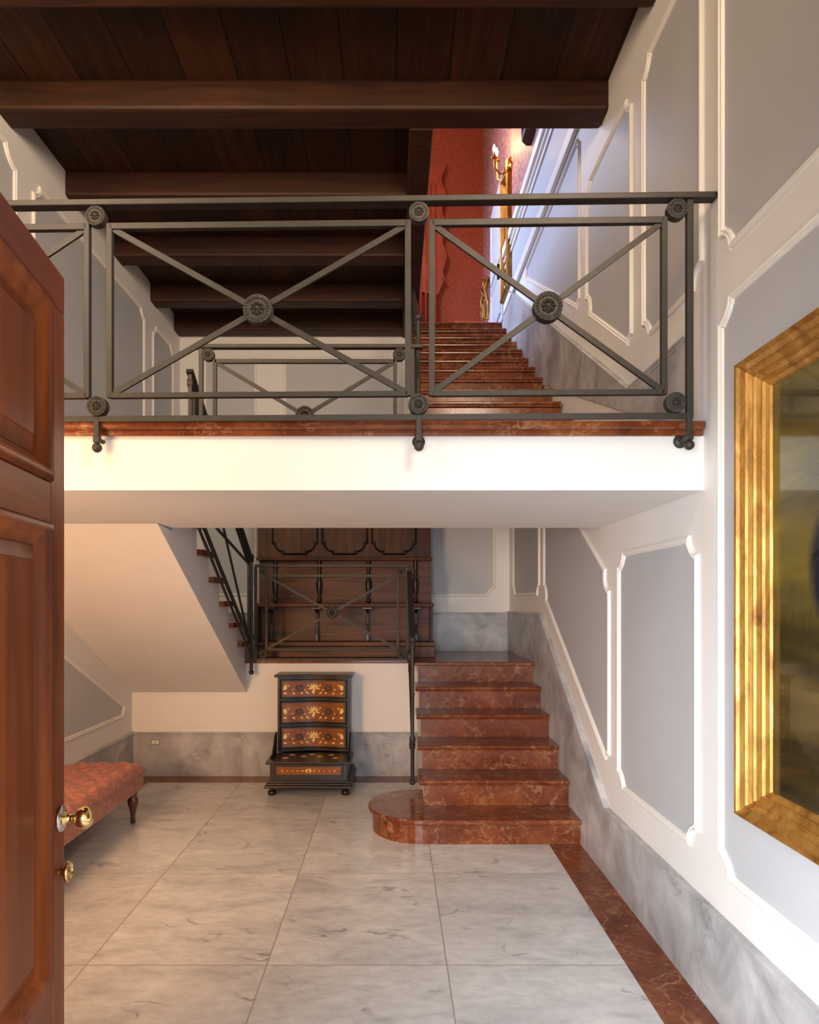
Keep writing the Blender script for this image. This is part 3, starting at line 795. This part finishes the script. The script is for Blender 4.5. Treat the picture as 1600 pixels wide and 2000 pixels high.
for x in (-1.13, -.71, -.241, .208):
    # carved stile: stacked turned swellings in front of the backrest
    b = MB(); b.lathe([(.012,.49),(.022,.50),(.022,.53),(.013,.54),(.018,.58),(.026,.62),(.030,.68),(.022,.72),(.014,.735),(.022,.75),(.022,.77),(.014,.785),(.020,.83),(.022,.85),(.016,.87),(.024,.885),(.024,.895)], Matrix.Translation((T(x), -.05, 0)), 12)
    b.box(T(x)-.018, T(x)+.018, -.03, -.015, .49, .9)
    b.build('carved_stile', M['dark'], st)
    b = MB(); b.prism([(-.32,.45),(-.32,.43),(-.24,.40),(-.225,.30),(-.25,.2),(-.25,.14),(-.19,.14),(-.19,.455)], lambda s, t, h: Vector((T(x)+h, s, t)), -.013, .013)
    b.build('bracket_support', M['dark'], st, bevel=.003)
    MB().box(T(x)-.05, T(x)+.05, -.34, -.20, .432, .455).build('bracket_cap', M['dark'], st, bevel=.006)
for x in (-1.245, .345): MB().box(T(x)-.012, T(x)+.012, -.33, .40, .14, .46).build('side_panel', M['stall'], st)

# ---------------------------------------------------------------- large gilt framed portrait
pt = thing('painting', 'large dark portrait in a wide stepped gilt frame on right wall', 'painting', (W, 1.50, 1.557))
h = lambda a, c: [(a, c)]
y0p, y1p, z0p, z1p = .82-1.50, 2.155-1.50, .828-1.557, 2.285-1.557
PM = lambda s, t, hh: Vector((-hh, s, t))
prof = [(0,.004),(0,.028),(.010,.032),(.010,.060),(.004,.064),(.002,.084),(.008,.092),(.016,.090),(.020,.080),(.034,.070),(.037,.074),(.041,.074),(.044,.066),(.054,.056),(.057,.058),(.061,.058),(.064,.050),(.076,.042),(.079,.044),(.083,.043),(.086,.034),(.098,.027),(.101,.020),(.101,.012)]
MB().sweep(rect(y0p, y1p, z0p, z1p), prof, PM).build('picture_frame', M['gold'], pt)
MB().box(-.013, -.002, y0p+.02, y1p-.02, z0p+.02, z1p-.02).build('backing', M['dark'], pt)
cv = MB().prism([(y0p+.095, z0p+.095), (y1p-.095, z0p+.095), (y1p-.095, z1p-.095), (y0p+.095, z1p-.095)], PM, .014, .019).build('canvas', M['canvas'], pt)
cv.data.transform(Matrix.Translation((W, 1.50, 1.557))); cv.location = (-W, -1.50, -1.557)

# second painting high in the stair well: only its lower corner shows
p2 = thing('painting', 'dark carved frame corner of picture hung high above the upper stairs', 'painting', (W, 5.35, 6.3))
MB().sweep(rect(-.35, .37, -.86, .8), [(0,.0),(0,.05),(.02,.09),(.05,.10),(.07,.07),(.10,.06),(.12,.03),(.12,.01)], PM).build('picture_frame', M['stall'], p2)
MB().prism(rect(-.26,.28,-.77,.71), PM, .002, .02).build('canvas', M['redwall'], p2)

# ---------------------------------------------------------------- socket
so = thing('wall_socket', 'small ivory double socket plate in the marble skirting', 'socket', (-2.075, YW-.020, .300))
MB().box(-.040, .040, -.006, 0, -.028, .028).build('socket_rim', M['socketrim'], so, bevel=.002)
for x in (-.017, .017): MB().box(x-.013, x+.013, -.009, -.005, -.016, .016).build('socket_insert', M['plastic'], so, bevel=.001)

# ---------------------------------------------------------------- upper room things
def curtain(x0, x1, y, z0, z1, waves, amp):
    b = MB(); n = 80; P = []
    for i in range(n+1):
        x = x0+(x1-x0)*i/n; P.append((x, y - amp*(1+math.sin(i/n*waves*2*PI))))
    b.prism(P + [(p[0], p[1]+.02) for p in reversed(P)], XY, z0, z1, True); return b
cu = thing('curtain', 'red pleated curtain hanging at the left of the red damask wall', 'curtain', (0,0,0))
curtain(.22, .60, 8.80, Z3, 7.0, 6, .035).build('drape', M['curtain'], cu)
P = [(.36, 7.3), (.36, 5.6), (.58, 5.55), (.66, 5.75)]
for i in range(40):
    z = 5.75 + i*.04; P.append((.665 - .03*math.sin(i*.62) - .0006*i, z))
P += [(.62, 7.3)]
MB().prism(P, BWm, -1.90, -1.93).build('swag', M['curtain'], cu)
MB().sweep(P[3:43], [(-.02,-1.90),(-.012,-1.88),(0,-1.875),(.012,-1.88),(.02,-1.90)], BWm, closed=False, smooth=True).build('ruffle', M['curtain'], cu)

gc = thing('gilt_chair', 'carved gilt chair back just showing above the top stair', 'chair', (1.00, 8.30, Z3))
def crv(pts, r): return MB().tube(pts, r, 8)
MB().box(-.26,.16,-.22,.22,.34,.40).build('seat', M['curtain'], gc, bevel=.02)
b = MB(); b.tube([(.14,-.19,.42),(.15,-.20,.62),(.115,-.17,.80),(.16,-.10,.96),(.12,0,1.03),(.16,.10,.96),(.115,.17,.80),(.15,.20,.62),(.14,.19,.42)], .022)
b.tube([(.14,-.12,.45),(.10,-.10,.62),(.15,0,.78),(.10,.10,.90),(.14,.02,1.0)], .014); b.tube([(.14,.12,.45),(.10,.10,.62),(.15,0,.78),(.10,-.10,.90),(.14,-.02,1.0)], .014)
b.tube([(.11,-.20,.44),(.09,-.21,.60),(.13,-.20,.68)], .014)
b.build('backrest', M['gold'], gc)
for x in (-.22,.13):
    for y in (-.19,.19): MB().tube([(x,y,.38),(x*1.05,y*1.05,.25),(x,y,.0)], [.028,.018,.014]).build('leg', M['gold'], gc)

d2 = struct(MB().box(W-.030, W, 7.10, 8.00, Z3, 6.12).build('door_2', M['doorwhite']), 'white door at the head of the stairs', 'door')
b = MB()
for z0, z1 in ((4.65,5.15),(5.25,6.02)):
    b.sweep(rect(7.20, 7.90, z0, z1), [(0,.03),(.004,.042),(.02,.036),(.028,.03)], RWm)
b.build('door_molding', M['doorwhite'], d2)
b = MB(); b.box(W-.075, W-.03, 7.165, 7.185, 5.00, 5.16); b.tube([(W-.06,7.175,5.13),(W-.10,7.175,5.13),(W-.11,7.24,5.13)], .008)
b.build('door_handle', M['dark'], d2)
mi = thing('gilt_mirror', 'narrow gilt framed mirror on the wall under the candle sconce', 'mirror', (W, 6.86, 5.30))
MB().sweep(rect(-.20,.20,-.62,.66), [(0,0),(0,.05),(.012,.066),(.03,.058),(.045,.03),(.05,.01)], PM).build('mirror_frame', M['gold'], mi)
MB().prism(rect(-.16,.16,-.58,.62), PM, .002, .012).build('mirror_glass', M['silver'], mi)

sc = thing('wall_sconce', 'lit gilt candle sconce with curved arms on pink wallpaper', 'wall lamp', (W-.008, 6.66, 5.88))
MB().lathe([(.012,0),(.045,.004),(.04,.014),(.015,.02),(.012,.05),(.001,.052)], Matrix.Rotation(-PI/2, 4, 'Y') @ Matrix.Identity(4), 16).build('backplate', M['gold'], sc)
b = MB(); b.tube([(0,-.03,0),(-.04,-.07,.03),(-.03,-.12,.01)], .008); b.tube([(0,.03,0),(-.04,.06,.04),(-.03,.10,.0)], .008); b.build('leaf_spray', M['gold'], sc)
for (dx, dy, dz) in ((-.185,-.06,.0), (-.13,.12,.09)):
    a = MB().tube([(-.03,0,0),(-.06,dy*.2,-.07),(dx*.65,dy*.6,-.10),(dx*.95,dy*.95,-.06),(dx,dy,.02+dz*.5),(dx,dy,.035+dz)], .009).build('arm', M['gold'], sc)
    MB().lathe([(.008,0),(.03,.008),(.034,.014),(.012,.018),(.013,.02),(.013,.045)], Matrix.Translation((dx,dy,.03+dz)), 14).build('candle_cup', M['gold'], a)
    MB().lathe([(.010,0),(.010,.03)], Matrix.Translation((dx,dy,.075+dz)), 12).build('candle', M['plastic'], a)
    MB().lathe([(.006,0),(.014,.015),(.016,.028),(.010,.05),(.004,.068),(.0005,.076)], Matrix.Translation((dx,dy,.104+dz)), 14).build('bulb', M['flame'], a)

# ---------------------------------------------------------------- camera
cam = bpy.data.cameras.new('camera'); co = bpy.data.objects.new('camera', cam); C.objects.link(co)
co.location = (0, 0, CAMZ); co.rotation_euler = (PI/2, 0, 0)
cam.sensor_fit = 'AUTO'; cam.sensor_width = 36; cam.lens = F/2000*36
cam.shift_x = (800-769)/2000; cam.shift_y = (1177-1000)/2000
cam.clip_start = .02; cam.clip_end = 60
bpy.context.scene.camera = co

# ---------------------------------------------------------------- lights
def area(name, loc, target, sx, sy, power, col, spread=None):
    l = bpy.data.lights.new(name, 'AREA'); l.shape = 'RECTANGLE'; l.size = sx; l.size_y = sy; l.energy = power; l.color = col
    if spread: l.spread = spread
    o = bpy.data.objects.new(name, l); C.objects.link(o); o.location = loc
    o.rotation_euler = (Vector(target)-Vector(loc)).to_track_quat('-Z', 'Y').to_euler(); return o
def point(name, loc, power, col, r=.1):
    l = bpy.data.lights.new(name, 'POINT'); l.energy = power; l.color = col; l.shadow_soft_size = r
    o = bpy.data.objects.new(name, l); C.objects.link(o); o.location = loc; return o
area('daylight_doorway', (-.30, -.30, 1.15), (1.19, 2.0, .60), .7, 1.6, 31, (.84, .92, 1.0), 1.35)
area('vestibule_daylight', (-.3, -1.6, 1.5), (.3, 3.0, .6), 2.0, 2.0, 78, (.92, .95, 1.0))
point('hall_lantern', (-1.5, 2.33, 3.97), 26, (1.0, .70, .42), .2)
area('upper_side_fill', (-2.1, .9, 3.6), (-.2, 5.5, 3.5), .8, 1.0, 40, (1.0, .78, .56), 2.0)  # added fill, no window here; lifts the upper back and left walls
area('upper_opposite_fill', (.95, .9, 3.7), (-2.2, 5.2, 3.3), .7, 1.0, 34, (1.0, .80, .60), 1.9)  # invented counterpart from the right, brightens the upper left wall and beams
area('warm_side_fill', (-1.9, 1.50, 1.55), (-1.1, 5.8, .8), .5, 1.2, 28, (1.0, .55, .26), 2.0)  # unseen warm light added behind the door leaf for the lower back, not a window
area('upper_window', (-1.6, 7.4, 6.0), (1.19, 6.5, 4.6), 1.2, 1.8, 78, (.45, .62, 1.0), 2.0)
point('upper_room_fill', (-.2, 6.6, 6.6), 66, (1.0, .80, .60), .25)  # added fill without a fixture, so the red wall gets light
point('sconce_light', (W-.20, 6.62, 6.06), 12, (1.0, .62, .25), .03)
w = bpy.data.worlds.new('world'); bpy.context.scene.world = w; w.use_nodes = True
bg = w.node_tree.nodes['Background']; bg.inputs[0].default_value = (.9, .95, 1, 1); bg.inputs[1].default_value = .6

vs = bpy.context.scene.view_settings
vs.view_transform = 'Standard'; vs.look = 'None'; vs.gamma = 1; vs.exposure = 0.12; vs.use_curve_mapping = False
